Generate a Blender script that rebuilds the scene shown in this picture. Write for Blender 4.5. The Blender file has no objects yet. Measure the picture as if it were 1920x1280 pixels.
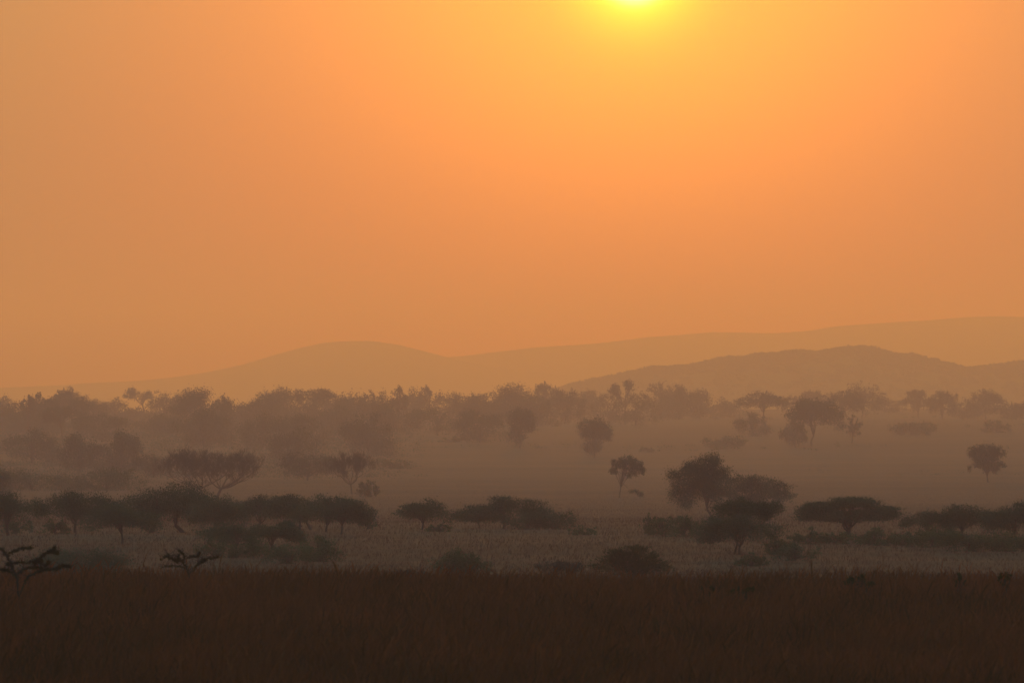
import bpy, math
import numpy as np
from mathutils import Vector, Matrix

# ------------------------------------------------------------------ camera
scene = bpy.context.scene
F = 17241.0          # focal length in photograph pixels (about 6.4 degrees across)
HY = 780.0           # photograph row of the true horizon
cam_d = bpy.data.cameras.new("camera")
cam = bpy.data.objects.new("camera", cam_d)
scene.collection.objects.link(cam)
cam_d.sensor_width = 36.0
cam_d.lens = 36.0 * F / 1920.0
cam_d.clip_start = 1.0
cam_d.clip_end = 80000.0
cam.location = (0, 0, 0)
cam.rotation_euler = (math.radians(90) + math.atan(140.0 / F), 0, 0)
cam_d.dof.use_dof = True
cam_d.dof.focus_distance = 1100.0
cam_d.dof.aperture_fstop = 8.5
scene.camera = cam

# ------------------------------------------------------------------ world, sun, exposure
SUN_PX, SUN_PY = 1190.0, -66.0
sd = Vector(((SUN_PX - 960) / F, 1.0, (HY - SUN_PY) / F)).normalized()
sun_el = math.asin(sd.z)
sun_az = math.atan2(sd.x, sd.y)

world = bpy.data.worlds.new("World")
scene.world = world
world.use_nodes = True
nt = world.node_tree
nt.nodes.clear()
N = nt.nodes.new
L = nt.links.new
out = N("ShaderNodeOutputWorld")
bg = N("ShaderNodeBackground")
L(bg.outputs[0], out.inputs[0])
bg.inputs[1].default_value = 0.1
sky = N("ShaderNodeTexSky")
sky.sky_type = 'NISHITA'
sky.sun_disc = False
sky.sun_elevation = sun_el
sky.sun_rotation = sun_az
sky.air_density = 1.0
sky.dust_density = 4.0
sky.ozone_density = 1.0
geo = N("ShaderNodeNewGeometry")
neg = N("ShaderNodeVectorMath"); neg.operation = 'SCALE'; neg.inputs[3].default_value = -1.0
L(geo.outputs["Incoming"], neg.inputs[0])
sub = N("ShaderNodeVectorMath"); sub.operation = 'DISTANCE'
L(neg.outputs[0], sub.inputs[0]); sub.inputs[1].default_value = sd
sep = N("ShaderNodeSeparateXYZ"); L(neg.outputs[0], sep.inputs[0])
def mth(op, a, b=None):
    n = N("ShaderNodeMath"); n.operation = op
    for i, v in enumerate((a, b)):
        if v is None: continue
        if isinstance(v, (int, float)): n.inputs[i].default_value = v
        else: L(v, n.inputs[i])
    return n.outputs[0]
def addc(a, b):
    n = N("ShaderNodeVectorMath"); n.operation = 'ADD'
    L(a, n.inputs[0]); L(b, n.inputs[1]); return n.outputs[0]
def col_times(rgb, fac):
    n = N("ShaderNodeVectorMath"); n.operation = 'SCALE'
    n.inputs[0].default_value = rgb; L(fac, n.inputs[3]); return n.outputs[0]
rpx = mth('MULTIPLY', sub.outputs["Value"], F)          # angle from the sun, 1 unit = 1/F rad
tot = None
nsc = N("ShaderNodeVectorMath"); nsc.operation = 'MULTIPLY'
L(sky.outputs[0], nsc.inputs[0]); nsc.inputs[1].default_value = (0.081, 0.195, 0.448)
tot = nsc.outputs[0]
# dusty veil: even part, the bluish dusk away from the sun, and the part overhead
cst = N("ShaderNodeCombineXYZ")
for i_, v_ in enumerate((0.64, 0.45, 0.60)): cst.inputs[i_].default_value = v_
tot = addc(tot, cst.outputs[0])
tot = addc(tot, col_times((2.40, 1.60, 3.60), mth('ADD', mth('MULTIPLY', sep.outputs[1], -0.5), 0.5)))
tot = addc(tot, col_times((0.0, 3.10, 1.30), mth('MAXIMUM', sep.outputs[2], 0.0)))
# aureole of the low sun in thick dust: (radiance, angular size, falloff power)
GLOW = [
    ((10.0, 20.0, 50.0), 66.0, 5.0),         # the disc itself
    ((4.0, 28.7, 0.0), 80.0, 1.6),
    ((0.8, 1.77, 0.0), 350.0, 1.6),
    ((0.0, 4.36, 0.0), 560.0, 1.8),
    ((12.3, 0.0, 0.0), 900.0, 1.6),
    ((6.0, 0.3, 0.0), 480.0, 2.0),
    ((2.04, 0.0, 0.0), 1500.0, 1.5),
    ((0.32, 0.32, 0.0), 9000.0, 1.0),
]
for rgb, s, p in GLOW:
    e = mth('EXPONENT', mth('MULTIPLY', mth('POWER', mth('DIVIDE', rpx, s), p), -1.0))
    tot = addc(tot, col_times(rgb, e))
L(tot, bg.inputs[0])
try:
    world.cycles.sampling_method = 'MANUAL'
    world.cycles.sample_map_resolution = 1024
except Exception:
    pass

sun_d = bpy.data.lights.new("sun", 'SUN')
sun = bpy.data.objects.new("sun", sun_d)
scene.collection.objects.link(sun)
sun_d.energy = 0.352
sun_d.angle = math.radians(0.53)
sun_d.color = (1.0, 0.300, 0.02)
sun.rotation_euler = (-sd).to_track_quat('-Z', 'Y').to_euler()

scene.view_settings.view_transform = 'Standard'
scene.view_settings.look = 'None'
scene.view_settings.exposure = 0.0
scene.view_settings.gamma = 1.0
scene.cycles.max_bounces = 4
scene.cycles.volume_bounces = 0

HAZE_SIGMA = 3.7e-4
HAZE_COLOR = (0.370, 0.472, 1.0, 1.0)
HAZE_G = 0.75

# ------------------------------------------------------------------ helpers
def noise1(x, seed, freq):
    r = np.random.RandomState(seed)
    t = r.rand(4096) * 2 - 1
    u = np.asarray(x, float) * freq + 1000.37
    i = np.floor(u).astype(int); f = u - i
    f = f * f * (3 - 2 * f)
    return t[i % 4096] * (1 - f) + t[(i + 1) % 4096] * f
def noise2(x, y, seed, freq):
    r = np.random.RandomState(seed)
    t = r.rand(256, 256) * 2 - 1
    u = np.asarray(x, float) * freq + 517.3; v = np.asarray(y, float) * freq + 311.7
    i = np.floor(u).astype(int); j = np.floor(v).astype(int)
    f = u - i; g = v - j
    f = f * f * (3 - 2 * f); g = g * g * (3 - 2 * g)
    a = t[i % 256, j % 256]; b = t[(i + 1) % 256, j % 256]
    c = t[i % 256, (j + 1) % 256]; d = t[(i + 1) % 256, (j + 1) % 256]
    return (a * (1 - f) + b * f) * (1 - g) + (c * (1 - f) + d * f) * g

def make_mesh(name, verts, faces_list, smooth=False):
    """faces_list: list of int arrays (n,k), mixed k allowed"""
    me = bpy.data.meshes.new(name)
    verts = np.asarray(verts, np.float32)
    me.vertices.add(len(verts))
    me.vertices.foreach_set("co", verts.ravel())
    loops = np.concatenate([np.asarray(f, np.int32).ravel() for f in faces_list])
    tots = np.concatenate([np.full(len(f), np.asarray(f).shape[1], np.int32) for f in faces_list])
    starts = np.concatenate([[0], np.cumsum(tots)[:-1]]).astype(np.int32)
    me.loops.add(len(loops)); me.loops.foreach_set("vertex_index", loops)
    me.polygons.add(len(tots))
    me.polygons.foreach_set("loop_start", starts)
    me.polygons.foreach_set("loop_total", tots)
    me.polygons.foreach_set("use_smooth", np.full(len(tots), smooth, bool))
    me.update(calc_edges=True)
    me.validate()
    return me

def link(name, me, mat, parent=None):
    o = bpy.data.objects.new(name, me)
    if me is not None and mat is not None: me.materials.append(mat)
    scene.collection.objects.link(o)
    if parent is not None: o.parent = parent
    return o

def tag(o, label=None, cat=None, group=None, kind=None):
    if label: o["label"] = label
    if cat: o["category"] = cat
    if group: o["group"] = group
    if kind: o["kind"] = kind
    return o

class Tubes:
    """collects tapered tubes into one mesh"""
    def __init__(self): self.v = []; self.f = []; self.n = 0
    def add(self, pts, rads, sides=5):
        pts = np.asarray(pts, float); rads = np.asarray(rads, float)
        n = len(pts)
        tan = np.gradient(pts, axis=0)
        tan /= (np.linalg.norm(tan, axis=1, keepdims=True) + 1e-9)
        ref = np.array([0.13, 0.97, 0.2]); ref /= np.linalg.norm(ref)
        a = np.cross(tan, ref); a /= (np.linalg.norm(a, axis=1, keepdims=True) + 1e-9)
        b = np.cross(tan, a)
        ang = np.arange(sides) * 2 * np.pi / sides
        ring = (np.cos(ang)[None, :, None] * a[:, None, :] + np.sin(ang)[None, :, None] * b[:, None, :])
        v = pts[:, None, :] + ring * rads[:, None, None]
        self.v.append(v.reshape(-1, 3))
        i = np.arange(n - 1)[:, None] * sides; j = np.arange(sides)[None, :]; k = (j + 1) % sides
        q = np.stack([i + j, i + k, i + sides + k, i + sides + j], -1).reshape(-1, 4) + self.n
        self.f.append(q); self.n += n * sides
    def mesh(self, name):
        return make_mesh(name, np.concatenate(self.v), [np.concatenate(self.f)], smooth=True)

def curve(p0, p1, p2, n=7):
    t = np.linspace(0, 1, n)[:, None]
    p0, p1, p2 = map(lambda p: np.asarray(p, float), (p0, p1, p2))
    return (1 - t) ** 2 * p0 + 2 * t * (1 - t) * p1 + t ** 2 * p2

def leaves(centers, dirs, length, width, rng):
    """rhombus leaf sprays at centers, long axis along dirs"""
    n = len(centers)
    d = dirs / (np.linalg.norm(dirs, axis=1, keepdims=True) + 1e-9)
    r = rng.normal(size=(n, 3))
    s = np.cross(d, r); s /= (np.linalg.norm(s, axis=1, keepdims=True) + 1e-9)
    l = (length * rng.uniform(0.6, 1.4, n))[:, None] * 0.5
    w = (width * rng.uniform(0.6, 1.4, n))[:, None] * 0.5
    off = rng.uniform(-0.3, 0.3, n)[:, None] * l
    v = np.stack([centers - d * l, centers + s * w + d * off, centers + d * l, centers - s * w + d * off], 1).reshape(-1, 3)
    f = np.arange(n * 4, dtype=np.int32).reshape(-1, 4)
    return v, f

# ------------------------------------------------------------------ materials
def new_mat(name):
    m = bpy.data.materials.new(name); m.use_nodes = True
    m.node_tree.nodes.clear(); return m
def leaf_mat(name, c1, c2, scale=0.4, trans=0.25):
    m = new_mat(name); t = m.node_tree; n = t.nodes.new; l = t.links.new
    o = n("ShaderNodeOutputMaterial"); mx = n("ShaderNodeMixShader")
    df = n("ShaderNodeBsdfDiffuse"); tr = n("ShaderNodeBsdfTranslucent")
    ge = n("ShaderNodeNewGeometry"); nz = n("ShaderNodeTexNoise")
    nz.inputs["Scale"].default_value = scale; nz.inputs["Detail"].default_value = 5
    l(ge.outputs["Position"], nz.inputs["Vector"])
    rp = n("ShaderNodeValToRGB")
    rp.color_ramp.elements[0].position = 0.35; rp.color_ramp.elements[1].position = 0.65
    rp.color_ramp.elements[0].color = (*c1, 1); rp.color_ramp.elements[1].color = (*c2, 1)
    l(nz.outputs["Fac"], rp.inputs[0])
    l(rp.outputs[0], df.inputs[0]); l(rp.outputs[0], tr.inputs[0])
    mx.inputs[0].default_value = trans
    l(df.outputs[0], mx.inputs[1]); l(tr.outputs[0], mx.inputs[2]); l(mx.outputs[0], o.inputs[0])
    return m
def solid_mat(name, c1, c2, scale, rough=0.95, bump=0.0, stretch=(1, 1, 1)):
    m = new_mat(name); t = m.node_tree; n = t.nodes.new; l = t.links.new
    o = n("ShaderNodeOutputMaterial"); b = n("ShaderNodeBsdfPrincipled")
    ge = n("ShaderNodeNewGeometry"); mp = n("ShaderNodeMapping"); nz = n("ShaderNodeTexNoise"); nz2 = n("ShaderNodeTexNoise")
    mp.inputs["Scale"].default_value = stretch
    l(ge.outputs["Position"], mp.inputs[0])
    nz.inputs["Scale"].default_value = scale; nz.inputs["Detail"].default_value = 8; nz.inputs["Roughness"].default_value = 0.65
    nz2.inputs["Scale"].default_value = scale * 0.11; nz2.inputs["Detail"].default_value = 4
    l(mp.outputs[0], nz.inputs["Vector"]); l(mp.outputs[0], nz2.inputs["Vector"])
    mixn = n("ShaderNodeMath"); mixn.operation = 'ADD'
    l(nz.outputs["Fac"], mixn.inputs[0]); l(nz2.outputs["Fac"], mixn.inputs[1])
    hf = n("ShaderNodeMath"); hf.operation = 'MULTIPLY'; hf.inputs[1].default_value = 0.5
    l(mixn.outputs[0], hf.inputs[0])
    rp = n("ShaderNodeValToRGB")
    rp.color_ramp.elements[0].position = 0.38; rp.color_ramp.elements[1].position = 0.62
    rp.color_ramp.elements[0].color = (*c1, 1); rp.color_ramp.elements[1].color = (*c2, 1)
    l(hf.outputs[0], rp.inputs[0]); l(rp.outputs[0], b.inputs["Base Color"])
    b.inputs["Roughness"].default_value = rough
    b.inputs["Specular IOR Level"].default_value = 0.1
    if bump:
        bp = n("ShaderNodeBump"); bp.inputs["Distance"].default_value = bump
        l(nz.outputs["Fac"], bp.inputs["Height"]); l(bp.outputs[0], b.inputs["Normal"])
    l(b.outputs[0], o.inputs[0])
    return m
M_leaf = leaf_mat("acacia_leaves", (0.030, 0.062, 0.037), (0.052, 0.092, 0.055), 0.5)
M_leaf_far = leaf_mat("far_leaves", (0.026, 0.056, 0.040), (0.048, 0.088, 0.060), 0.2)
M_bush = leaf_mat("bush_leaves", (0.034, 0.066, 0.032), (0.058, 0.098, 0.046), 0.8)
M_near = leaf_mat("thorn_leaves", (0.035, 0.042, 0.015), (0.06, 0.065, 0.025), 6.0)
M_bark = solid_mat("bark", (0.035, 0.036, 0.028), (0.065, 0.062, 0.050), 1.2)
M_bare = solid_mat("dry_twigs", (0.035, 0.042, 0.034), (0.06, 0.066, 0.052), 1.2)
M_grass = leaf_mat("dry_grass_blades", (0.085, 0.050, 0.024), (0.205, 0.076, 0.034), 0.45, 0.35)
M_grass2 = leaf_mat("valley_grass_blades", (0.080, 0.040, 0.025), (0.105, 0.050, 0.031), 0.06, 0.12)
M_ground = solid_mat("savanna_soil_and_straw", (0.070, 0.036, 0.024), (0.135, 0.067, 0.044), 0.10, bump=0.25)
M_hill = solid_mat("dusty_hillside", (0.05, 0.055, 0.035), (0.12, 0.10, 0.06), 0.02)

# ------------------------------------------------------------------ terrain
GD = np.array([ -800,  0,    60,   100,  130,  165,  200,  235,  300,  400,  450,  520,  600, 920, 1400, 1850, 2320, 2850, 3450, 4150, 4850, 5300, 6200, 7000, 7600, 17500.])
GR = np.array([    0,  0,     0,     0,    0,    0,    0,    0,    0, 1094, 1074, 1028, 1000,  965,  932,  900,  868,  830,  805,  788,  776,  771,    0,    0,    0,    0.])
GZ = (HY - GR) / F * GD
GZ[:9] = [-9, -4.96, -4.64, -4.58, -4.52, -4.47, -4.43, -4.84, -5.9]
GZ[-4:] = [-4, -25, -34, -36]
def pchip(xs, ys):
    h = np.diff(xs); dl = np.diff(ys) / h
    m = np.zeros(len(xs))
    for i in range(1, len(xs) - 1):
        if dl[i - 1] * dl[i] > 0:
            w1 = 2 * h[i] + h[i - 1]; w2 = h[i] + 2 * h[i - 1]
            m[i] = (w1 + w2) / (w1 / dl[i - 1] + w2 / dl[i])
    m[0] = dl[0]; m[-1] = dl[-1]
    def f(x):
        x = np.clip(np.asarray(x, float), xs[0], xs[-1])
        i = np.clip(np.searchsorted(xs, x, side='right') - 1, 0, len(xs) - 2)
        t = (x - xs[i]) / h[i]
        return ((2*t**3-3*t**2+1)*ys[i] + (t**3-2*t**2+t)*h[i]*m[i] + (-2*t**3+3*t**2)*ys[i+1] + (t**3-t**2)*h[i]*m[i+1])
    return f
_gz = pchip(GD, GZ)
def ground_z(x, y):
    x = np.asarray(x, float); y = np.asarray(y, float)
    z = _gz(y)
    near = np.clip((320 - y) / 120, 0, 1)
    z = z - 0.0075 * np.clip(x, -14, 14) * near
    amp = np.clip((y - 600) / 3000, 0, 1)
    z = z + noise2(x, y, 5, 1 / 160.) * 0.55 * amp + noise2(x, y, 6, 1 / 420.) * 1.0 * amp
    z = z + noise2(x, y, 7, 1 / 9.) * 0.05 + noise2(x, y, 8, 1 / 6.) * 0.13 * near
    # the ground rises on the right of the far slope, as its skyline does
    z = z + np.clip((y - 2800) / 1500, 0, 1) * np.clip(x / 250., -1.2, 1.2) * 1.1 * np.clip((6400 - y) / 800, 0, 1)
    return z
ys = np.concatenate([np.linspace(-800, 40, 14), np.arange(50, 320, 3.0), np.geomspace(322, 17300, 330)])
us = np.linspace(-1, 1, 261)
xs = 3500 * np.sinh(us * 5.2) / np.sinh(5.2)
X, Y = np.meshgrid(xs, ys)
Z = ground_z(X, Y)
nx, ny = len(xs), len(ys)
ii = (np.arange(ny - 1)[:, None] * nx + np.arange(nx - 1)[None, :])
gf = np.stack([ii, ii + 1, ii + nx + 1, ii + nx], -1).reshape(-1, 4)
g = link("ground", make_mesh("ground", np.stack([X, Y, Z], -1).reshape(-1, 3), [gf], True), M_ground)
tag(g, kind="structure")

_dd = np.linspace(330, 5600, 8000)
_rows = HY - _gz(_dd) / _dd * F
def dist_for_row(row):
    """distance whose ground shows at that row of the photograph (first crossing)"""
    k = np.where(_rows <= row)[0]
    return float(_dd[k[0]]) if len(k) else 5300.0

def ridge(name, dist, prof, depth, base, seed, rough, mat, tree_noise=0.0, xr=3400):
    px = np.array([p[0] for p in prof], float); py = np.array([p[1] for p in prof], float)
    pf = pchip(px, py)
    x = np.concatenate([np.linspace(-xr, -1100 * dist / 15000 - 50, 40, endpoint=False), np.linspace(-1100 * dist / 15000 - 50, 1100 * dist / 15000 + 50, 700), np.linspace(1100 * dist / 15000 + 60, xr, 40)])
    y = np.linspace(-1, 1, 41)
    XX, YY = np.meshgrid(x, y)
    top = (HY - pf(960 + x / dist * F)) / F * dist
    top = top + noise1(x, seed, 1 / (0.012 * dist)) * rough * 2 + noise1(x, seed + 1, 1 / (0.004 * dist)) * rough
    prof_y = np.exp(-(y / 0.5) ** 2 * 1.2)
    lo = base
    ZZ = lo + (top[None, :] - lo) * prof_y[:, None]
    ZZ += noise2(XX, YY * depth, seed + 2, 1 / (0.01 * dist)) * rough * 1.5 * (1 - prof_y[:, None] * 0.8)
    ZZ += tree_noise * np.abs(noise2(XX, YY * depth, seed + 3, 1 / 14.))
    # foot stands in the ground
    nX, nY = len(x), len(y)
    idx = (np.arange(nY - 1)[:, None] * nX + np.arange(nX - 1)[None, :])
    ff = np.stack([idx, idx + 1, idx + nX + 1, idx + nX], -1).reshape(-1, 4)
    o = link(name, make_mesh(name, np.stack([XX, YY * depth + dist, ZZ], -1).reshape(-1, 3), [ff], True), mat)
    tag(o, kind="structure")
    return pf
ridge("hills", 16100, [(-6000, 700), (-1500, 700), (0, 735), (500, 730), (830, 668), (900, 661), (950, 656), (1000, 650), (1100, 643), (1180, 635), (1260, 627), (1340, 622), (1440, 625), (1500, 622), (1570, 610), (1640, 603), (1740, 598), (1830, 595), (1920, 598), (2600, 620), (6000, 640)], 1200, -45, 11, 1.6, M_hill)
ridge("rounded_hill", 15300, [(-6000, 735), (-400, 730), (0, 726), (100, 722), (200, 718), (300, 711), (380, 700), (450, 685), (520, 665), (570, 652), (620, 643), (690, 641), (740, 646), (790, 656), (860, 672), (960, 690), (1100, 705), (1500, 735), (6000, 760)], 900, -45, 21, 1.0, M_hill)
RP = [(-4000, 800), (800, 790), (1000, 755), (1080, 730), (1150, 716), (1250, 694), (1330, 686), (1440, 673), (1520, 664), (1590, 659), (1680, 671), (1760, 684), (1830, 696), (1870, 694), (1920, 689), (2200, 700), (5000, 760)]
rf = ridge("wooded_ridge", 8300, RP, 500, -40, 31, 0.5, M_hill, 0.0)

# trees massed on that ridge: one mass nobody could count
rng = np.random.RandomState(77)
C = []; D = []
nw = 3000
wx = rng.uniform(-60, 600, nw); wy = np.concatenate([rng.normal(0, 30, nw // 2), rng.uniform(-320, 60, nw - nw // 2)])
wtop = (HY - rf(960 + wx / 8300 * F)) / F * 8300
wz = -40 + (wtop + 40) * np.exp(-(wy / 500 / 0.5) ** 2 * 1.2)
for x0, y0, z0 in zip(wx, wy, wz):
    hh = rng.uniform(2.5, 6.5) * (1.0 + .5 * float(noise1(x0, 90, 1 / 22.))); rr = rng.uniform(3.5, 8.5)
    m = 90
    p = rng.normal(size=(m, 3)); p /= np.linalg.norm(p, axis=1, keepdims=True)
    p *= rng.uniform(0.3, 1.0, m)[:, None] ** 0.5
    C.append(p * [rr, rr, hh * 0.45] + [x0, 8300 + y0, z0 + hh * 0.45])
C = np.concatenate(C)
v, f = leaves(C, rng.normal(size=C.shape), 2.0, 1.7, rng)
o = link("woodland", make_mesh("woodland", v, [f]), M_leaf_far)
tag(o, label="dark woodland crowding the top of the hazy ridge on the right", cat="woodland", kind="stuff")

# ------------------------------------------------------------------ grass
def blades(n, xf, y0, y1, h0, h1, w0, w1, rng, lean=0.25, power=1.0):
    y = y0 + (y1 - y0) * rng.uniform(0, 1, n) ** power
    x = rng.uniform(-1, 1, n) * xf(y)
    z = ground_z(x, y) - 0.03
    h = rng.uniform(h0, h1, n) * np.where(rng.rand(n) < .12, 1.16, 1.0) * (1 + 0.26 * noise2(x, y, 40, 1 / 3.0) + 0.20 * noise2(x, y, 41, 1 / 0.9))
    w = rng.uniform(w0, w1, n) * 0.5
    az = rng.uniform(0, 2 * np.pi, n)
    cx, cy = np.cos(az) * w, np.sin(az) * w * 0.5
    ld = rng.normal(0, lean, n) * h + 0.10 * h; ly = rng.normal(0, lean, n) * h
    b0 = np.stack([x - cx, y - cy, z], -1); b1 = np.stack([x + cx, y + cy, z], -1)
    m0 = np.stack([x - cx * 0.8 + ld * .3, y - cy + ly * .3, z + h * .6], -1); m1 = np.stack([x + cx * 0.8 + ld * .3, y + cy + ly * .3, z + h * .6], -1)
    # seed head: widens, then tapers to the tip
    hw = rng.uniform(0.6, 1.8, n)[:, None] * np.stack([cx, cy, np.zeros(n)], -1)
    s = np.stack([x + ld * .68, y + ly * .68, z + h * .88], -1)
    s0 = s - hw; s1 = s + hw
    t = np.stack([x + ld, y + ly, z + h], -1)
    v = np.stack([b0, b1, m1, m0, s1, s0, t], 1).reshape(-1, 3)
    k = np.arange(n)[:, None] * 7
    q = np.concatenate([k + np.array([[0, 1, 2, 3]]), k + np.array([[3, 2, 4, 5]])])
    tr = k + np.array([[5, 4, 6]])
    return v, [q, tr]
rng = np.random.RandomState(3)
v, fl = blades(210000, lambda y: 5 + y * 0.068, 85, 234, 0.50, 0.92, 0.009, 0.024, rng)
v2, fl2 = blades(2400, lambda y: 5 + y * 0.068, 150, 228, 0.80, 1.12, 0.007, 0.014, rng, 0.16)
fl = [fl[0], fl[1], fl2[0] + len(v), fl2[1] + len(v)]; v = np.concatenate([v, v2])
o = link("tall_grass", make_mesh("tall_grass", v, fl), M_grass)
tag(o, label="tall dry brown grass filling the whole foreground", cat="grass", kind="stuff")
v, fl = blades(230000, lambda y: 8 + y * 0.062, 400, 1900, 0.08, 0.22, 0.014, 0.034, rng, 0.4, 2.2)
o = link("valley_grass", make_mesh("valley_grass", v, fl), M_grass2)
tag(o, label="low dry grass on the valley floor beyond the foreground crest", cat="grass", kind="stuff")
# low scrub darkening the slope, thick on the left, in streaks elsewhere
n = 16000
sy = 1700 + 3500 * rng.rand(n) ** .9; sx = rng.uniform(-.058, .058, n) * sy
pxl = 960 + sx / sy * F
msk = noise2(sx * .5, sy * .25, 60, 1 / 60.) + .5 * noise2(sx, sy * .4, 61, 1 / 18.)
prob = np.where(pxl < 720, .95, np.where(pxl < 790, .35, .0)) * (msk > -.35) + (msk > .62) * .10
ok = rng.rand(n) < prob
sx, sy = sx[ok], sy[ok]; m = 26
hh = rng.uniform(.5, 2.2, len(sx)); rr = rng.uniform(1.2, 4.0, len(sx))
p = rng.normal(size=(len(sx), m, 3)); p /= np.linalg.norm(p, axis=2, keepdims=True); p *= rng.rand(len(sx), m, 1) ** .4
C = p * np.stack([rr, rr, hh * .5], -1)[:, None, :] + np.stack([sx, sy, ground_z(sx, sy) + hh * .45], -1)[:, None, :]
C = C.reshape(-1, 3)
v, f = leaves(C, rng.normal(size=C.shape), C[:, 1] * 1.3e-4, C[:, 1] * 1.0e-4, rng)
o = link("scrub", make_mesh("scrub", v, [f]), M_leaf_far)
tag(o, label="low dark scrub covering the far slope, thickest on the left", cat="scrub", kind="stuff")

# ------------------------------------------------------------------ trees
def crown_lobes(kind, rng):
    """ellipsoids (x, y, z, rx, ry, rz) in a box x,y in -.5...5 and z in 0..1"""
    L_ = []
    if kind == 'umbrella':
        L_.append((0, 0, .42, .40, .36, .26))
        for k in range(15):
            a = rng.uniform(0, 2 * np.pi); r = math.sqrt(rng.rand()) * .36
            if k < 2: a = math.pi * k; r = .36
            L_.append((r * math.cos(a), r * math.sin(a), .60 - 1.7 * r * r + rng.uniform(-.08, .08), rng.uniform(.10, .17), .13, rng.uniform(.16, .30)))
    elif kind == 'flat':
        for k in range(11):
            a = rng.uniform(0, 2 * np.pi); r = math.sqrt(rng.rand()) * .38
            if k < 2: a = math.pi * k; r = .38
            L_.append((r * math.cos(a), r * math.sin(a), .66 - 1.0 * r * r + rng.uniform(-.14, .08), rng.uniform(.10, .17), .13, rng.uniform(.12, .2)))
    elif kind == 'mass':
        L_.append((0, 0, .35, .40, .36, .36))
        for k in range(18):
            a = rng.uniform(0, 2 * np.pi); r = math.sqrt(rng.rand()) * .36
            if k < 2: a = math.pi * k; r = .36
            zt = .80 - 2.2 * r * r
            L_.append((r * math.cos(a), r * math.sin(a), zt * rng.uniform(.78, 1.0) if k % 3 else zt * rng.uniform(.2, .6), rng.uniform(.10, .18), .15, rng.uniform(.12, .20)))
    elif kind == 'round':
        L_.append((0, 0, .5, .36, .36, .38))
        for k in range(15):
            a = rng.uniform(0, 2 * np.pi); e = math.asin(rng.uniform(-.6, 1)); r = .30
            if k < 2: a = math.pi * k; e = 0.1
            L_.append((r * math.cos(a) * math.cos(e), r * math.sin(a) * math.cos(e), .5 + .34 * math.sin(e), rng.uniform(.12, .20), .17, rng.uniform(.12, .20)))
    elif kind == 'bush':
        L_.append((0, 0, .25, .34, .3, .4))
        for k in range(12):
            a = rng.uniform(0, 2 * np.pi); r = math.sqrt(rng.rand()) * .36
            if k < 2: a = math.pi * k; r = .34
            L_.append((r * math.cos(a), r * math.sin(a), .50 - 1.9 * r * r + rng.uniform(-.1, .22), rng.uniform(.10, .16), .13, rng.uniform(.16, .34)))
    return L_

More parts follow.
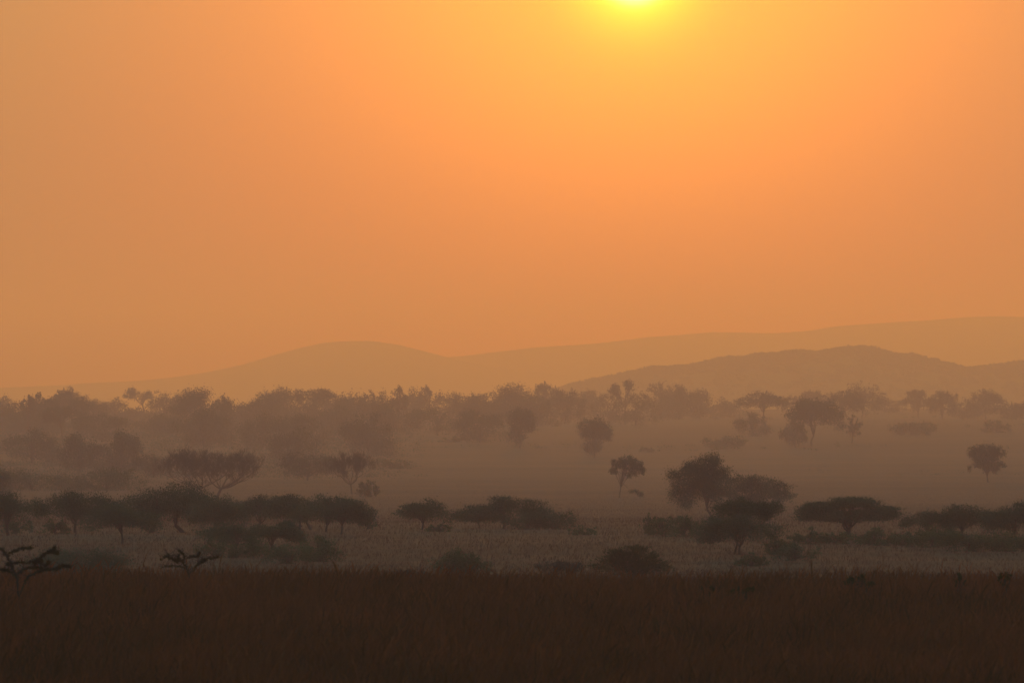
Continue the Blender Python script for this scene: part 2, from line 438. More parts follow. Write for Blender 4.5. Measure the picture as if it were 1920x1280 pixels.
def tree(name, cx, top, base, w, kind='umbrella', cb=.42, trunks=(0,), lobes=None, dens=1.0, dist=None, label=None, cat='tree',
         group=None, seed=None, mat=None, leaf=2.0, spiky=None, tw=1.0, bare_top=0, lift=0.0):
    seed = seed if seed is not None else int(cx * 7 + top * 3 + w)
    rng = np.random.RandomState(seed % 100000)
    d = dist or dist_for_row(base)
    px = d / F                                     # metres one photograph pixel covers there
    x0 = (cx - 960) * px
    W = w * px; H = (base - top) * px
    z0 = float(ground_z(x0, d))
    # real height is kept relative to the ground the trunk stands on
    ztop = (HY - top) * px
    H = max(ztop - z0, 0.35 * W if kind != 'bush' else 0.2 * W)
    if kind == 'umbrella' or kind == 'flat': ry = 1.0
    root = link(name, None, None); root.location = (x0, d, z0 - 0.02)
    tag(root, label, cat, group)
    cbz = cb * H; ch = H - cbz
    if kind == 'round' and cb <= .1: kind = 'mass'
    L_ = lobes if lobes is not None else crown_lobes(kind, rng)
    L_ = np.array(L_, float)
    if kind == 'mass': spiky = 0.0 if spiky is None else spiky
    sc = np.array([W, W, ch])
    # ---- clumps in the lobes
    vol = L_[:, 3] * L_[:, 5]
    area_px = (W / px) * (ch / px) * 0.75
    nl = int(np.clip(area_px / (leaf * leaf * .5) * 3.4 * dens, 160, 30000))
    nc = int(np.clip(nl / 22, 14, 420))
    li = rng.choice(len(L_), nc, p=vol / vol.sum())
    q = rng.normal(size=(nc, 3)); q /= np.linalg.norm(q, axis=1, keepdims=True)
    q *= (rng.rand(nc) ** 0.38)[:, None] * 0.92
    cc = (L_[li, :3] + q * L_[li, 3:6]) * sc + [0, 0, cbz]
    cc[:, 2] = np.clip(cc[:, 2], 0.03 * H, H * 1.02)
    # ---- leaves round the clumps
    ci = rng.randint(0, nc, nl)
    sg = np.array([.030 * W, .030 * W, .032 * ch + .006 * W])
    if kind == 'mass': sg = np.array([.045 * W, .045 * W, .045 * ch]); nc = nc
    if kind in ('umbrella', 'flat'): sg = np.array([.040 * W, .040 * W, .035 * ch])
    off = rng.normal(size=(nl, 3)) * sg
    lc = cc[ci] + off
    ctr = np.array([0, 0, cbz * 0.9])
    dirs = (lc - ctr); dirs /= (np.linalg.norm(dirs, axis=1, keepdims=True) + 1e-6)
    sp = spiky if spiky is not None else (0.5 if kind in ('umbrella', 'flat') else 0.2)
    dirs = dirs * sp * 2 + rng.normal(size=(nl, 3)) * (1 - sp * .5)
    if lobes is None:
        # fit the crown to its measured width and height
        qx = np.quantile(lc[:, 0], (.006, .994)); qz = np.quantile(lc[:, 2], (.006 if kind != 'bush' else .03, .994))
        def fit(p):
            p = p.copy()
            sx = W / (qx[1] - qx[0]); p[:, 0] = (p[:, 0] - (qx[0] + qx[1]) / 2) * sx; p[:, 1] *= sx
            lo_, hi_ = (cbz, H) if kind != 'mass' else (0, H)
            p[:, 2] = lo_ + (p[:, 2] - qz[0]) / (qz[1] - qz[0]) * (hi_ - lo_)
            return p
        lc = fit(lc); cc = fit(cc); cc[:, 2] = np.clip(cc[:, 2], .04 * H, H)
    keep = lc[:, 2] > 0.02
    lc = lc[keep]; dirs = dirs[keep]
    ls = leaf * px
    v, f = leaves(lc, dirs, ls * (1 + 1.1 * sp), ls * (1 - .35 * sp), rng)
    # ---- trunk and limbs
    nt_ = len(trunks)
    pn = "stem" if kind == 'bush' else "trunk"
    for ti, t in enumerate(trunks):
        T = Tubes()
        if not isinstance(t, (tuple, list)): t = (t, None, 1.0)
        bx = t[0] * px; fx = (t[1] if t[1] is not None else t[0] * .55) * px; rs = t[2] * tw
        R0 = max(0.0155 * W, 0.014 * H) * rs
        R0 = max(R0, 1.1 * px)
        fz = max(cbz * rng.uniform(.55, .85), .12 * H) if kind != 'bush' else 0.06 * H
        f0 = np.array([fx, rng.uniform(-.03, .03) * W, fz])
        b0 = np.array([bx, 0, 0])
        if kind != 'bush':
            T.add(curve(b0 + [0, 0, -.3], (b0 + f0) / 2 + [rng.normal() * .02 * W, 0, 0], f0, 8), np.linspace(R0 * 1.25, R0 * .85, 8), 7)
        starts = []
        nlimb = {'umbrella': 9, 'flat': 8, 'round': 9, 'bush': 9, 'mass': 8}[kind]
        nlimb = max(4, nlimb // (1 if nt_ == 1 else 2) + 1)
        near_ = np.argsort(np.abs(cc[:, 0] - fx) + rng.rand(nc) * (W if nt_ == 1 else .35 * W))
        for k in range(nlimb):
            e = cc[near_[k % nc]]
            mid = (f0 + e) / 2
            if kind in ('umbrella', 'flat'): mid = f0 + (e - f0) * [.62, .62, .38]
            else: mid = f0 + (e - f0) * [.4, .4, .55]
            mid = mid + rng.normal(size=3) * .02 * W
            c = curve(f0, mid, e, 9); starts.append(c[rng.randint(5, 9)])
            r1 = R0 * rng.uniform(.45, .7)
            T.add(c, np.linspace(r1, max(.35 * px, r1 * .2), 9), 5)
            for s in range(4):
                a = c[rng.randint(3, 8)]
                dd = np.linalg.norm(cc - a, axis=1); j = np.argsort(dd)[rng.randint(1, min(10, nc))]
                T.add(curve(a, (a + cc[j]) / 2 + rng.normal(size=3) * .012 * W, cc[j], 5), np.linspace(max(r1 * .35, .4 * px), .22 * px, 5), 4)
        for k in range(bare_top if ti == 0 else 0):
            e = starts[rng.randint(len(starts))]
            tip = e + np.array([rng.normal() * .1 * W, rng.normal() * .05 * W, rng.uniform(.05, .28) * ch])
            T.add(curve(e, (e + tip) / 2 + rng.normal(size=3) * .03 * W, tip, 5), np.linspace(.6 * px, .3 * px, 5), 4)
        link(pn, T.mesh(pn), M_bark, root)
    mt = mat or (M_bush if kind == 'bush' else (M_leaf if d < 1800 else M_leaf_far))
    link("foliage" if kind == 'bush' else "crown", make_mesh("crown", v, [f]), mt, root)
    return root

def bare_tree(name, cx, top, base, w, trunks, label, cat='tree', group=None, seed=1, dist=None, levels=6, fork=.2, tipr=.26, low=.42):
    """grown in a unit box (x,y in -.5...5, z in 0..1), then stretched to the measured size"""
    rng = np.random.RandomState(seed)
    d = dist or dist_for_row(base); px = d / F
    x0 = (cx - 960) * px; z0 = float(ground_z(x0, d))
    W = w * px; H = (HY - top) * px - z0
    root = link(name, None, None); root.location = (x0, d, z0 - .02); tag(root, label, cat, group)
    S = np.array([W, W, H])
    TW = Tubes()
    def grow(T, p, dr, ln, r, lv):
        n = 5; pts = [p]; dd = dr.copy(); env = rng.uniform(.86, 1.16)
        for k in range(n):
            dd = dd + rng.normal(size=3) * .12 + [0, 0, .05 + .03 * lv]
            dd /= np.linalg.norm(dd)
            q = pts[-1] + dd * ln / n
            e = (q[0] / .5) ** 2 + (q[1] / .5) ** 2
            if e > env or q[2] > (low + (1 - low) * math.sqrt(max(0, 1 - e * .7))) * (.35 + .65 * env): break
            if q[2] < low * .75 and lv > 1 and math.sqrt(e) > .5: q[2] = pts[-1][2] + .01
            pts.append(q)
        if len(pts) < 2: return
        r1 = max(r * .7, tipr * px)
        (T if lv < 3 else TW).add(np.array(pts) * S, np.linspace(r, r1, len(pts)), 6 if lv < 2 else (4 if lv < 4 else 3))
        if lv >= levels: return
        def child(pp, spread, l2, r2):
            nd = dd + rng.normal(size=3) * spread * np.array([1, 1, .6])
            nd[2] = nd[2] * .85 + .22
            nd /= np.linalg.norm(nd)
            grow(T, pp, nd, l2, r2, lv + 1)
        for k in range(2): child(pts[-1], .50, ln * rng.uniform(.70, .92), r1 * rng.uniform(.7, .9))
        if rng.rand() < .75 and len(pts) > 2: child(pts[rng.randint(1, len(pts))], .7, ln * rng.uniform(.55, .8), r1 * .6)
    for (bx, lean, rs) in trunks:
        T = Tubes()
        r0 = max(.012 * W, 1.6 * px) * rs
        b = np.array([bx / w, 0, -.02]); t1 = b + np.array([lean * .16, 0, fork + .02])
        T.add(np.array([b, (b + t1) / 2, t1]) * S, [r0 * 1.3, r0 * 1.1, r0], 7)
        for dl in (-1.1, -.65, -.2, .25, .7, 1.1):
            dr = np.array([lean + dl, rng.normal() * .35, .75]); dr /= np.linalg.norm(dr)
            grow(T, t1, dr, .165, r0 * .58, 0)
        link("trunk", T.mesh("trunk"), M_bark, root)
    link("twigs", TW.mesh("twigs"), M_bare, root)
    return root

G1 = "umbrella acacias standing in a row across the valley floor"
G2 = "leafless trees in the haze behind the acacia row"
G3 = "round-crowned trees scattered over the hazy slope"
G4 = "trees along the far skyline"
G5 = "low green bushes on the valley floor"
G6 = "low bushes on the far slope"
G7 = "thorny plants sticking out of the foreground grass"
A = 'umbrella_acacia'; R_ = 'broadleaf_tree'; B = 'bush'

# --- the near row of acacias
NEAR = [
 # cx, top, base, w, kind, cb, trunks, label, extra
 (8, 921, 1004, 150, 'umbrella', .36, (9,), "umbrella acacia cut off by the left edge of the view", {}),
 (142, 921, 998, 150, 'umbrella', .34, (0,), "umbrella acacia second from the left, its branches forking low", {}),
 (228, 944, 1019, 138, 'umbrella', .34, (1,), "smaller acacia with a forked foot, in front of the broad one at left", {}),
 (305, 916, 998, 215, 'umbrella', .30, (45, -25), "broadest acacia of the left clump, below the leafless tree", {}),
 (408, 930, 1000, 96, 'umbrella', .30, (-8,), "acacia under the right half of the big leafless tree", {}),
 (500, 929, 992, 125, 'umbrella', .32, (-20,), "acacia with a stray twig on its crown, left end of the joined row", {'bare_top': 10}),
 (563, 928, 994, 120, 'umbrella', .34, (0, 22), "middle acacia of the joined row, standing on two stems", {}),
 (615, 929, 997, 120, 'umbrella', .35, (-3,), "acacia with a forked stem, next to last of the joined row", {}),
 (645, 934, 1001, 98, 'umbrella', .36, (-6,), "acacia at the right end of the joined row, crown drooping on its right", {}),
 (437, 979, 1043, 125, 'flat', .40, (8,), "thin flat-topped acacia with slanting limbs, in front of the joined row", {'dens': .75}),
 (513, 977, 1034, 112, 'flat', .34, (-5,), "flat acacia on a V-shaped stem, in front of the joined row", {'dens': 1.25}),
 (800, 937, 993, 106, 'umbrella', .28, (-12,), "small umbrella acacia standing on a short trunk left of the middle", {}),
 (893, 950, 990, 84, 'umbrella', .34, (8, ), "low acacia leaning left between two larger ones near the middle", {}),
 (950, 931, 991, 160, 'umbrella', .22, (-6,), "tall domed acacia in the middle of the valley", {}),
 (1402, 934, 1039, 122, 'flat', .62, (-28,), "flat-topped acacia in front of the big round tree, upper layer of the pair", {'dens': 1.3}),
 (1385, 962, 1040, 150, 'umbrella', .30, (4, ), "dark wide acacia with a bent forked trunk, lower one of the pair", {}),
 (1590, 927, 1006, 200, 'umbrella', .30, (2,), "large wide umbrella acacia standing alone on the right", {'tw': 1.5, 'dens': 1.3, 'lobes': [(0,0,.30,.40,.36,.24),(-.33,0,.28,.16,.2,.17),(.33,0,.30,.16,.2,.19),(-.2,0,.58,.22,.25,.19),(.0,0,.76,.20,.25,.19),(.13,0,.76,.16,.2,.18),(.3,0,.52,.16,.2,.17),(-.3,.1,.5,.14,.2,.14)]}),
 (1805, 946, 1010, 115, 'umbrella', .30, (0,), "acacia over the green thicket on the right", {}),
 (1738, 957, 1012, 96, 'flat', .34, (4,), "thin arching acacia left of the thicket on the right", {'dens': .6}),
 (1898, 942, 1014, 112, 'umbrella', .28, (8,), "dark acacia at the right edge of the view", {'dens': 1.2}),
]
for cx, top, base, w, kind, cb, tr, lab, ex in NEAR:
    ex = dict(ex); ex['dens'] = ex.get('dens', 1) * 1.25
    wide = 1.20 if (cx < 700 and base < 1010) else 1.06
    tree(A, cx, top, base, w * wide, kind, cb - (.06 if wide > 1.1 else 0), tr, label=lab, group=G1, leaf=1.8, **ex)

# --- leafless trees
bare_tree('leafless_tree', 394, 829, 940, 212, [(-9, -.28, 1.0), (9, .34, 1.0)], "big leafless tree spreading on two trunks above the acacias", group=G2, seed=8, levels=7, tipr=.15)
bare_tree('leafless_tree', 660, 838, 928, 118, [(0, -.12, .8)], "fainter leafless tree on one trunk, deeper in the haze", group=G2, seed=12, tipr=.13, levels=7)

# --- trees on the slope
def lob(*a): return [(x, y, z, rx, ry, rz) for (x, y, z, rx, ry, rz) in a]
SL = [
 (R_, 1312, 851, 968, 130, 'round', .10, (25,), "largest round tree, lumpy crown drooping at left, right of the middle",
   dict(lobes=lob((.05,0,.80,.22,.22,.18),(.25,.05,.62,.20,.2,.22),(-.05,0,.60,.30,.3,.2),(-.30,0,.56,.18,.2,.18),(-.33,.1,.30,.16,.16,.16),(-.18,0,.16,.12,.12,.14),(.22,-.1,.36,.22,.2,.2),(0,.2,.38,.3,.2,.2),(.16,-.1,.88,.16,.16,.12),(-.12,0,.76,.16,.16,.14)), dens=1.5)),
 (R_, 1421, 886, 962, 146, 'round', .24, (-20,), "lower rounded tree joined to the right of the largest one",
   dict(lobes=lob((-.34,0,.78,.18,.2,.22),(-.1,0,.70,.22,.2,.24),(.12,.1,.62,.22,.2,.24),(.30,0,.42,.18,.2,.24),(.42,0,.22,.09,.1,.16),(-.3,0,.45,.22,.3,.3),(0,0,.4,.3,.3,.3),(-.2,0,.15,.3,.3,.25),(.18,-.1,.2,.26,.2,.25)), dens=1.4)),
 (R_, 1176, 851, 936, 70, 'round', .42, ((-16,-12,.8),), "slender tree with a thin leaning trunk and one low drooping branch",
   dict(lobes=lob((-.28,0,.62,.18,.18,.24),(0,0,.68,.26,.22,.3),(.22,0,.56,.24,.2,.3),(.36,0,.34,.13,.12,.2),(.1,0,.28,.2,.2,.16),(-.36,0,.36,.1,.1,.1),(.16,0,-.42,.2,.08,.07),(.36,0,-.56,.1,.06,.09)), dens=1.1)),
 (R_, 1850, 831, 907, 76, 'round', .20, ((3,1,1.1),), "vase-shaped round tree on a short forked trunk near the right edge",
   dict(lobes=lob((-.28,0,.72,.2,.2,.24),(0,0,.76,.26,.22,.24),(.25,0,.7,.22,.2,.22),(0,.1,.5,.36,.3,.26),(.36,0,.32,.14,.12,.12),(.1,0,.24,.26,.22,.18),(-.16,-.1,.36,.2,.2,.18),(-.42,0,.2,.05,.05,.09)), dens=1.5)),
 (R_, 690, 778, 852, 105, 'round', .06, (0,), "faint broad domed tree above the single-trunked leafless tree", dict(dens=1.5)),
 (R_, 975, 762, 838, 68, 'round', .10, (0,), "faint upright tree with a ragged lower crown, left of the middle of the slope",
   dict(lobes=lob((-.1,0,.74,.3,.3,.24),(.22,0,.72,.24,.2,.2),(0,0,.5,.36,.3,.24),(-.1,0,.2,.28,.2,.24),(.3,0,.46,.18,.2,.16)), dens=1.3)),
 (R_, 1115, 781, 856, 74, 'round', .10, (0,), "dark round tree on a thick leafy base, alone in the middle of the slope",
   dict(lobes=lob((-.2,0,.72,.24,.24,.24),(.12,0,.74,.3,.24,.25),(0,0,.54,.42,.3,.22),(.3,0,.56,.18,.2,.22),(-.05,0,.18,.28,.2,.2)), dens=1.4)),
 (R_, 150, 814, 884, 86, 'round', .05, (0,), "faint bulky tree, left one of two in the haze above the acacias at left", dict(dens=1.4)),
 (R_, 228, 810, 884, 92, 'round', .05, (0,), "faint bulky tree, right one of two in the haze above the acacias at left", dict(dens=1.4)),
 (R_, 288, 852, 896, 84, 'round', .05, (0,), "faint domed tree just left of the big leafless tree", dict(dens=1.2)),
 (R_, 578, 848, 902, 105, 'round', .12, (0,), "faint wide tree left of the single-trunked leafless tree", dict(dens=1.1)),
 (R_, 60, 806, 868, 110, 'round', .05, (0,), "faint low spreading tree at far left of the slope, above the dark edge tree", dict(dens=1.0)),
 (R_, 555, 802, 868, 110, 'round', .05, (0,), "faint low tree on the slope left of the broad domed one", dict(dens=1.0)),
 (B, 60, 880, 922, 150, 'bush', .0, (0,), "long low scrub in the haze above the acacias at far left", dict(dens=1.0)),
 (B, 200, 878, 922, 150, 'bush', .0, (0,), "long low scrub below the two faint bulky trees at left", dict(dens=1.0)),
 (B, 690, 900, 934, 42, 'bush', .0, (0,), "round bush at the foot of the single-trunked leafless tree", dict(dens=1.2)),
 (R_, -8, 874, 948, 70, 'round', .1, (0,), "dark domed tree cut off by the left edge, behind the acacias", dict(dens=1.4)),
 (A, 117, 762, 822, 84, 'umbrella', .50, ((0,-2,1.0),), "slim-trunked umbrella tree on the slope at far left", dict(dens=1.2)),
 (R_, 382, 768, 835, 120, 'round', .04, (0,), "faint bulky tree below the tallest lumpy skyline tree at left", dict(dens=1.2)),
 (R_, 492, 776, 838, 95, 'round', .04, (0,), "faint bulky tree on the slope above the big leafless tree's right side", dict(dens=1.2)),
 (A, 1530, 747, 836, 106, 'umbrella', .38, (-8,), "tall wide tree with a visible trunk, darkest of the far right group", dict(dens=1.5)),
 (R_, 1487, 789, 838, 52, 'round', .12, (4,), "small round tree beside the trunk of the tall wide one", dict(dens=1.3)),
 (R_, 1411, 774, 818, 70, 'round', .08, (0,), "low round tree under the flat crown at the left of the far right group", dict(dens=1.3)),
 (R_, 1601, 778, 830, 32, 'round', .25, (-4,), "tiny ragged sapling right of the tall wide tree", dict(dens=.55)),
 (B, 1712, 791, 816, 88, 'bush', .0, (0,), "long low bush on the slope below the twin skyline trees", dict(dens=1.3)),
 (B, 1868, 788, 812, 56, 'bush', .0, (0,), "small arched bush below the round skyline tree at right", dict(dens=1.0)),
 (B, 1358, 816, 840, 80, 'bush', .0, (0,), "faint low bush on the slope above the largest round tree", dict(dens=1.2)),
 (B, 850, 817, 826, 60, 'bush', .0, (0,), "thin strip of scrub on the open slope left of the middle", dict(dens=.8)),
 (B, 735, 866, 880, 90, 'bush', .0, (0,), "dark strip of scrub right of the single-trunked leafless tree", dict(dens=.8)),
 (B, 1218, 838, 845, 38, 'bush', .0, (0,), "small dark bush on the slope above the slender tree", dict(dens=.9)),
]
for nm, cx, top, base, w, kind, cb, tr, lab, ex in SL:
    ex = dict(ex)
    tree(nm, cx, top, base, w, kind, cb, tr, label=lab, cat='bush' if nm == B else 'tree', group=(G6 if nm == B else G3), **ex)

# --- the far skyline
SK = [
 (-6, 744, 800, 62, 'round', .1, "rounded skyline tree cut off by the left edge"),
 (32, 755, 800, 60, 'round', .1, "low skyline tree beside the one at the left edge"),
 (52, 741, 802, 18, 'round', .4, "thin skyline treetop, left one of a tiny pair"),
 (68, 737, 802, 18, 'round', .4, "thin skyline treetop, right one of a tiny pair"),
 (88, 748, 800, 58, 'round', .1, "low skyline tree just left of the capped one"),
 (120, 730, 798, 72, 'umbrella', .3, "capped skyline tree, highest at far left"),
 (154, 742, 798, 34, 'round', .1, "small skyline tree right of the capped one"),
 (182, 750, 798, 66, 'round', .05, "flat-lying skyline tree before the bright gap"),
 (214, 748, 796, 58, 'round', .05, "square-ended skyline tree left of the bright gap"),
 (263, 727, 790, 58, 'flat', .62, "airy umbrella tree leaning left over the bright gap in the skyline"),
 (250, 765, 800, 60, 'round', .05, "low tree filling the foot of the bright skyline gap"),
 (306, 738, 798, 62, 'round', .05, "rounded skyline tree right of the airy umbrella tree"),
 (345, 740, 800, 56, 'round', .05, "rounded skyline tree leaning on the tallest lumpy one"),
 (381, 730, 803, 90, 'round', .04, "tallest lumpy skyline tree at left"),
 (418, 742, 798, 40, 'round', .2, "ragged skyline tree with a loose tuft on its right"),
 (455, 757, 798, 56, 'round', .05, "low skyline tree in the dip right of the lumpy one"),
 (492, 740, 798, 60, 'round', .05, "skyline tree stepping up from the dip"),
 (524, 729, 798, 76, 'round', .08, "high rounded skyline tree touching the domed umbrella one"),
 (590, 729, 796, 76, 'umbrella', .56, "domed umbrella tree on the skyline with light showing under it"),
 (560, 752, 800, 60, 'round', .05, "low skyline tree under the domed umbrella one"),
 (622, 744, 796, 60, 'round', .05, "skyline tree right of the domed umbrella one"),
 (656, 739, 796, 62, 'umbrella', .1, "gently domed skyline tree left of the small knob"),
 (688, 734, 796, 24, 'round', .2, "small knob of a tree on the skyline"),
 (716, 736, 794, 46, 'round', .1, "low skyline tree between two small knobs"),
 (748, 726, 794, 22, 'round', .35, "square little treetop standing up from the skyline"),
 (776, 732, 794, 66, 'round', .05, "level skyline tree right of the square treetop"),
 (806, 725, 792, 44, 'flat', .5, "wispy skyline tree with light under its right side"),
 (842, 736, 792, 56, 'round', .05, "skyline tree right of the wispy one"),
 (886, 738, 792, 70, 'umbrella', .1, "low even skyline tree left of the double-topped one"),
 (925, 745, 790, 56, 'round', .05, "low skyline tree at the foot of the double-topped one"),
 (965, 722, 792, 74, 'round', .06, "high double-topped skyline tree near the middle"),
 (1026, 719, 790, 30, 'round', .35, "spiky leaning treetop on the skyline"),
 (1008, 744, 792, 56, 'round', .05, "low skyline tree left of the spiky treetop"),
 (1060, 732, 790, 56, 'round', .05, "rounded skyline tree right of the spiky treetop"),
 (1104, 733, 790, 54, 'round', .08, "skyline tree where the wooded ridge begins"),
 (1142, 738, 790, 56, 'round', .05, "skyline tree left of the twiggy one"),
 (1172, 713, 788, 56, 'flat', .55, "twiggy high tree standing against the foot of the ridge"),
 (1192, 740, 790, 70, 'round', .05, "low skyline tree under the twiggy one"),
 (1236, 718, 788, 54, 'umbrella', .45, "flat-capped tree on the skyline right of the twiggy one"),
 (1276, 724, 788, 62, 'umbrella', .1, "rounded skyline tree next to the flat-capped one"),
 (1312, 732, 788, 60, 'round', .05, "last rounded tree before the skyline drops to the right"),
 (1240, 748, 788, 70, 'round', .05, "low tree under the flat-capped skyline tree"),
 (1368, 747, 784, 62, 'round', .05, "low faint skyline tree in the gap left of the far right group"),
 (1432, 735, 790, 96, 'umbrella', .50, "wide flat-crowned tree, left of the far right group"),
 (1512, 733, 786, 62, 'round', .2, "rounded skyline tree behind the tall wide one"),
 (1580, 733, 786, 76, 'umbrella', .4, "pale domed skyline tree right of the tall wide one"),
 (1618, 719, 786, 84, 'round', .15, "thin twiggy skyline tree right of the pale domed one"),
 (1660, 752, 782, 58, 'round', .05, "low skyline tree left of the twin trees"),
 (1722, 732, 790, 66, 'round', .30, "left one of the twin skyline trees at right"),
 (1766, 734, 786, 54, 'round', .15, "right one of the twin skyline trees"),
 (1806, 755, 780, 50, 'round', .05, "low skyline tree between the twins and the lone round one"),
 (1848, 732, 786, 72, 'round', .16, "lone round tree on the skyline near the right edge"),
 (1905, 766, 782, 66, 'round', .02, "low skyline tree cut off by the right edge"),
 (820, 764, 812, 90, 'round', .05, "faint wide tree below the wispy skyline one"),
 (900, 770, 815, 76, 'round', .05, "faint rounded tree below the low even skyline tree"),
 (565, 778, 818, 90, 'round', .05, "faint wide tree below the domed umbrella tree"),
 (745, 758, 806, 70, 'round', .05, "faint tree below the square little skyline treetop"),
 (640, 762, 806, 80, 'round', .05, "faint tree just under the gently domed skyline tree"),
 (190, 775, 815, 80, 'round', .05, "faint low tree right of the slim-trunked umbrella tree"),
 (300, 775, 815, 90, 'round', .05, "faint low tree under the rounded skyline tree right of the gap"),
 (50, 775, 815, 90, 'round', .05, "faint low tree left of the slim-trunked umbrella tree"),
]
for cx, top, base, w, kind, cb, lab in SK:
    ex = {}
    if 'twiggy' in lab or 'wispy' in lab: ex = dict(dens=.55, bare_top=26)
    elif 'airy' in lab: ex = dict(dens=.8, trunks=((10, 4, 1.2),))
    elif 'spiky' in lab: ex = dict(spiky=.9, bare_top=14)
    else: ex = dict(dens=1.3)
    tree('skyline_tree', cx, top, base + (cx * 7 % 23 - 9), w * (1.5 if w < 40 else 1.35 if cb <= .1 and 'gap' not in lab else 1.08), kind, cb, ex.pop('trunks', (0,)), label=lab, group=G4, **ex)

# --- bushes on the valley floor
BU = [
 (140, 1027, 1078, 200, None, 1.1, "wide dark bush behind the thorny branches at left"),
 (405, 1006, 1046, 84, None, .8, "green bush left of the slanting-limbed flat acacia"),
 (475, 1004, 1046, 76, None, .8, "green bush between the two flat acacias"),
 (545, 1018, 1056, 110, None, .9, "low green bush right of the V-stemmed flat acacia"),
 (598, 1004, 1052, 90, None, .8, "ragged green bush under the right end of the joined row"),
 (848, 1029, 1076, 78, None, 1.0, "upright green bush just behind the grass crest near the middle"),
 (890, 1036, 1076, 64, None, .8, "second, looser green bush right of the upright one"),
 (1092, 984, 1003, 54, None, 1.0, "small flat green bush alone on the open valley floor"),
 (1215, 960, 1000, 34, None, .5, "sparse upright bush left of the bushes by the largest round tree"),
 (1243, 968, 1003, 66, None, .9, "left bush of the pair in front of the largest round tree"),
 (1282, 966, 1006, 80, None, .9, "right bush of the pair in front of the largest round tree"),
 (1409, 1034, 1062, 62, None, 1.1, "low bush at the foot of the bent forked acacia"),
 (1492, 1018, 1052, 90, None, 1.1, "dark low bush left of the large lone acacia"),
 (1456, 1000, 1040, 60, None, .8, "green bush between the paired acacias and the large lone one"),
 (1518, 988, 1020, 80, None, 1.0, "green bush under the left side of the large lone acacia"),
 (1566, 996, 1020, 66, None, 1.0, "small green bush at the foot of the large lone acacia"),
 (1640, 988, 1022, 92, None, 1.1, "green bush under the right side of the large lone acacia"),
 (1694, 996, 1022, 62, None, 1.1, "low bush between the large lone acacia and the thicket"),
 (1748, 986, 1026, 96, None, 1.2, "left part of the green thicket on the right"),
 (1815, 993, 1034, 120, None, 1.3, "tallest green bush of the thicket on the right"),
 (1884, 994, 1034, 90, None, 1.2, "green bush under the acacia at the right edge"),
 (102, 972, 1002, 60, None, .8, "low bush between the two acacias farthest left"),
 (28, 975, 1000, 70, None, .8, "low bush under the acacia at the left edge"),
 (690, 968, 992, 34, None, .6, "small drooping bush beside the right end of the joined row"),
 (1035, 956, 992, 90, None, 1.0, "twiggy dark bush joined to the right of the tall domed acacia"),
 (990, 960, 992, 90, None, 1.1, "dense bush filling the right skirt of the tall domed acacia"),
 (822, 978, 996, 50, None, .7, "low bush right of the small umbrella acacia's trunk"),
]
for cx, top, base, w, dist, dens, lab in BU:
    ex = dict(bare_top=16) if 'twiggy' in lab or 'sparse' in lab or 'ragged' in lab or 'looser' in lab else {}
    dk = M_leaf if ('dark' in lab or 'domed acacia' in lab) else M_bush
    tree(B, cx, top, base, w, 'bush', 0, (0,), dist=dist, dens=dens, label=lab, cat='bush', group=G5, mat=dk, **ex)
# the spreading bush-acacia nearest beyond the crest
tree('spreading_thorn_tree', 1184, 1020, 1090, 172, 'umbrella', .12, (0,), dist=420, lobes=[(0,0,.62,.26,.26,.36),(-.2,0,.45,.2,.2,.3),(.2,0,.45,.2,.2,.3),(-.36,0,.28,.13,.14,.18),(.36,0,.26,.13,.14,.18),(0,0,.3,.36,.3,.28),(.06,0,.82,.12,.12,.16),(-.1,0,.74,.14,.14,.18)], label="dark spreading thorn tree just behind the grass crest, right of the middle", cat='tree', group=G7, spiky=1.0, dens=.8, leaf=3.0, mat=M_near, bare_top=30)
bare_tree('twiggy_shrub', 1050, 1030, 1090, 110, [(0, -.3, .5), (2, .3, .5)], "leafless twiggy shrub behind the crest, left of the spreading thorn tree", cat='shrub', group=G7, seed=5, dist=430, levels=5, fork=.05, low=.2)
bare_tree('twiggy_shrub', 760, 1050, 1095, 90, [(0, -.3, .4), (2, .3, .4)], "low twiggy shrub behind the crest, left of the upright green bush", cat='shrub', group=G7, seed=6, dist=400, levels=5, fork=.05, low=.2)
for cx, top, w, dist, lab in [
 (1612, 1075, 58, 206, "small dark leafy shrub on the crest of the grass at right"),
 (1802, 1073, 22, 207, "thin leafy sprig above the grass crest, left one of two at far right"),
 (1884, 1072, 26, 207, "thin leafy sprig above the grass crest near the right edge"),
 (1322, 1097, 36, 196, "small sprig in the grass right of the spreading thorn tree, left one"),
 (1385, 1098, 56, 194, "small sprig in the grass right of the spreading thorn tree, right one")]:
    tree('shrub', cx, top, 1130, w, 'bush', .72, (0,), dist=dist, dens=.5, label=lab, cat='shrub', group=G7, mat=M_near, leaf=4.0, spiky=.7, bare_top=10)

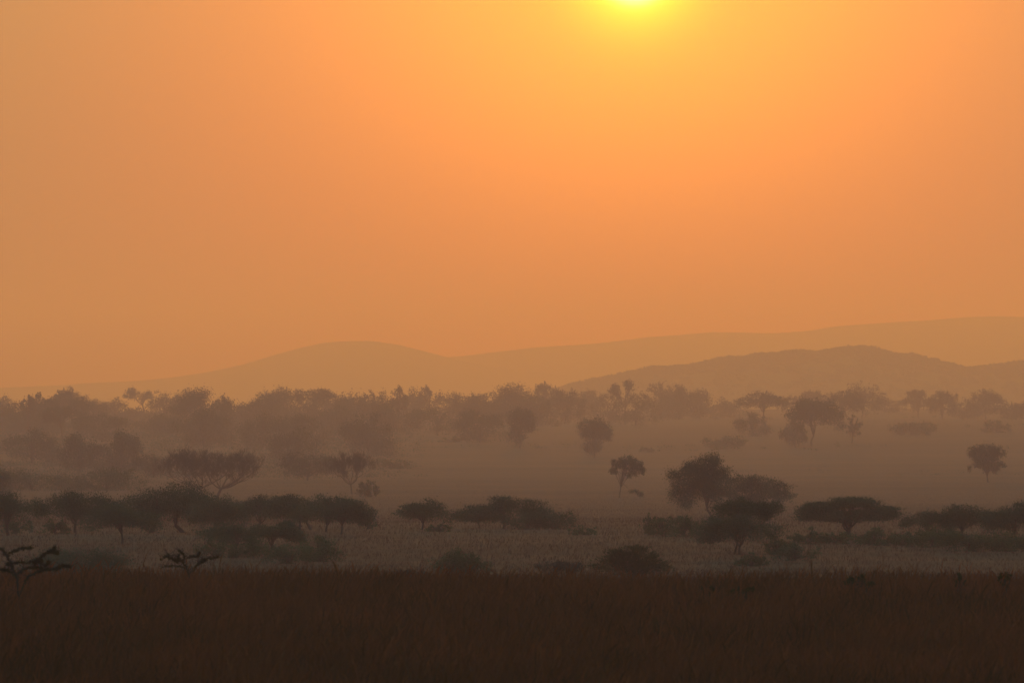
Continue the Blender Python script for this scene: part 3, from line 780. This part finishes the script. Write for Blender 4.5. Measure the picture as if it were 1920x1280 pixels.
# --- thorny branches close to the camera: traced limbs, each with depth and small leaves
def thorn(name, d, base, limbs, label, seed, th):
    rng = np.random.RandomState(seed); px = d / F
    bx, by = base; x0 = (bx - 960) * px
    z0 = float(ground_z(x0, d))
    root = link(name, None, None); root.location = (x0, d, z0); tag(root, label, 'shrub', G7)
    T = Tubes(); C = []; Dr = []
    for li, (pts, r0, r1, lf) in enumerate(limbs):
        dep = rng.uniform(-.35, .35)
        P = []
        for k, (a, b) in enumerate(pts):
            s = k / max(1, len(pts) - 1)
            P.append([(a - bx) * px, dep * s * abs(a - bx) * px, (HY - b) * px - z0])
        P = np.array(P)
        t = np.linspace(0, len(P) - 1, len(P) * 6)
        i = np.clip(t.astype(int), 0, len(P) - 2); f = (t - i)[:, None]; f = f * f * (3 - 2 * f) * .4 + f * .6
        Q = P[i] * (1 - f) + P[i + 1] * f
        Q += rng.normal(size=Q.shape) * .7 * px
        T.add(Q, np.linspace(r0 * .8, r1 * .6, len(Q)) * px, 6)
        n = int(lf * len(Q) * 5)
        if n:
            w = rng.beta(1.6, 1.0, n) * (len(Q) - 1.01); j = w.astype(int)
            c = Q[j] + (Q[np.minimum(j + 1, len(Q) - 1)] - Q[j]) * (w - j)[:, None]
            o = rng.normal(size=(n, 3)) * th * px
            C.append(c + o); Dr.append(o + rng.normal(size=(n, 3)) * px + (0, 0, .8 * px))
        for s in range(int(len(Q) * .9)):
            a = Q[rng.randint(2, len(Q))]
            tip = a + np.array([rng.normal() * 9, rng.normal() * 5, rng.normal() * 4 + 5]) * px
            T.add([a, (a + tip) / 2, tip], [.5 * px, .35 * px, .2 * px], 4)
    C = np.concatenate(C); Dr = np.concatenate(Dr)
    v, f = leaves(C, Dr, 4.2 * px, 1.7 * px, rng)
    link("branches", T.mesh("branches"), M_bark, root)
    link("leaves", make_mesh("leaves", v, [f]), M_near, root)
thorn('thorn_bush', 186, (33, 1182), [
  ([(33, 1182), (34, 1130), (33, 1085), (22, 1062), (13, 1040), (4, 1030), (-12, 1024)], 2.4, 2.0, 2.2),
  ([(13, 1040), (25, 1033), (40, 1028), (60, 1026)], 1.6, 1.0, 3.2),
  ([(22, 1058), (12, 1056), (34, 1054), (62, 1053), (80, 1050)], 1.6, 1.0, 3.4),
  ([(33, 1076), (44, 1066), (66, 1063), (80, 1064)], 1.8, 1.2, 3.0),
  ([(50, 1082), (70, 1072), (82, 1068), (105, 1066), (118, 1060), (134, 1062)], 1.9, 1.6, 4.0),
  ([(62, 1066), (68, 1055), (72, 1048), (84, 1038), (98, 1032), (110, 1036)], 1.5, 1.4, 4.0),
  ([(98, 1032), (102, 1026)], 1.1, .8, 4.0),
  ([(66, 1048), (78, 1055)], 1.2, .9, 3.0),
  ([(84, 1062), (92, 1053)], 1.0, .7, 3.0),
  ([(33, 1082), (18, 1070), (4, 1067), (-14, 1071)], 1.7, 1.0, 2.6),
  ([(34, 1125), (44, 1096), (52, 1080)], 1.6, 1.0, 1.0),
 ], "leafy thorn branches rising from the grass at the left edge", 4, 1.5)
thorn('thorn_bush', 210, (358, 1146), [
  ([(358, 1146), (358, 1110), (356, 1085), (350, 1062), (342, 1052), (325, 1047), (312, 1042), (302, 1049)], 1.3, .9, 1.6),
  ([(330, 1048), (318, 1046), (314, 1038)], 1.2, .8, 2.2),
  ([(342, 1052), (346, 1043), (344, 1038), (334, 1031)], 1.4, .7, 1.8),
  ([(342, 1052), (334, 1046), (335, 1040)], 1.0, .6, 1.6),
  ([(356, 1078), (368, 1060), (380, 1048), (396, 1046), (410, 1043)], 1.5, .9, 2.0),
  ([(350, 1046), (362, 1042), (372, 1042), (374, 1035)], 1.2, .8, 2.2),
  ([(346, 1054), (340, 1050), (332, 1052), (326, 1049)], 1.5, 1.1, 2.6),
  ([(356, 1070), (340, 1062), (325, 1060), (302, 1062)], 1.0, .7, 1.0),
  ([(366, 1064), (372, 1056), (386, 1050)], .9, .6, 1.4),
 ], "low spiny branches rising from the grass, second from the left", 9, 0.9)

# ------------------------------------------------------------------ haze
hx, hy0, hy1, hz0, hz1 = 3600., -900., 17450., -46., 200.
hv = [(-hx, hy0, hz0), (hx, hy0, hz0), (hx, hy1, hz0), (-hx, hy1, hz0), (-hx, hy0, hz1), (hx, hy0, hz1), (hx, hy1, hz1), (-hx, hy1, hz1)]
hf = [[0, 3, 2, 1], [4, 5, 6, 7], [0, 1, 5, 4], [1, 2, 6, 5], [2, 3, 7, 6], [3, 0, 4, 7]]
hm = new_mat("haze")
t = hm.node_tree
ho = t.nodes.new("ShaderNodeOutputMaterial"); pv = t.nodes.new("ShaderNodeVolumePrincipled")
pv.inputs["Color"].default_value = HAZE_COLOR
pv.inputs["Absorption Color"].default_value = (1, 1, 1, 1)
pv.inputs["Density"].default_value = HAZE_SIGMA
pv.inputs["Anisotropy"].default_value = HAZE_G
t.links.new(pv.outputs[0], ho.inputs["Volume"])
h = link("haze", make_mesh("haze", hv, [np.array(hf)]), hm)
tag(h, label="even brown morning haze lying over the whole valley", cat="haze", kind="stuff")
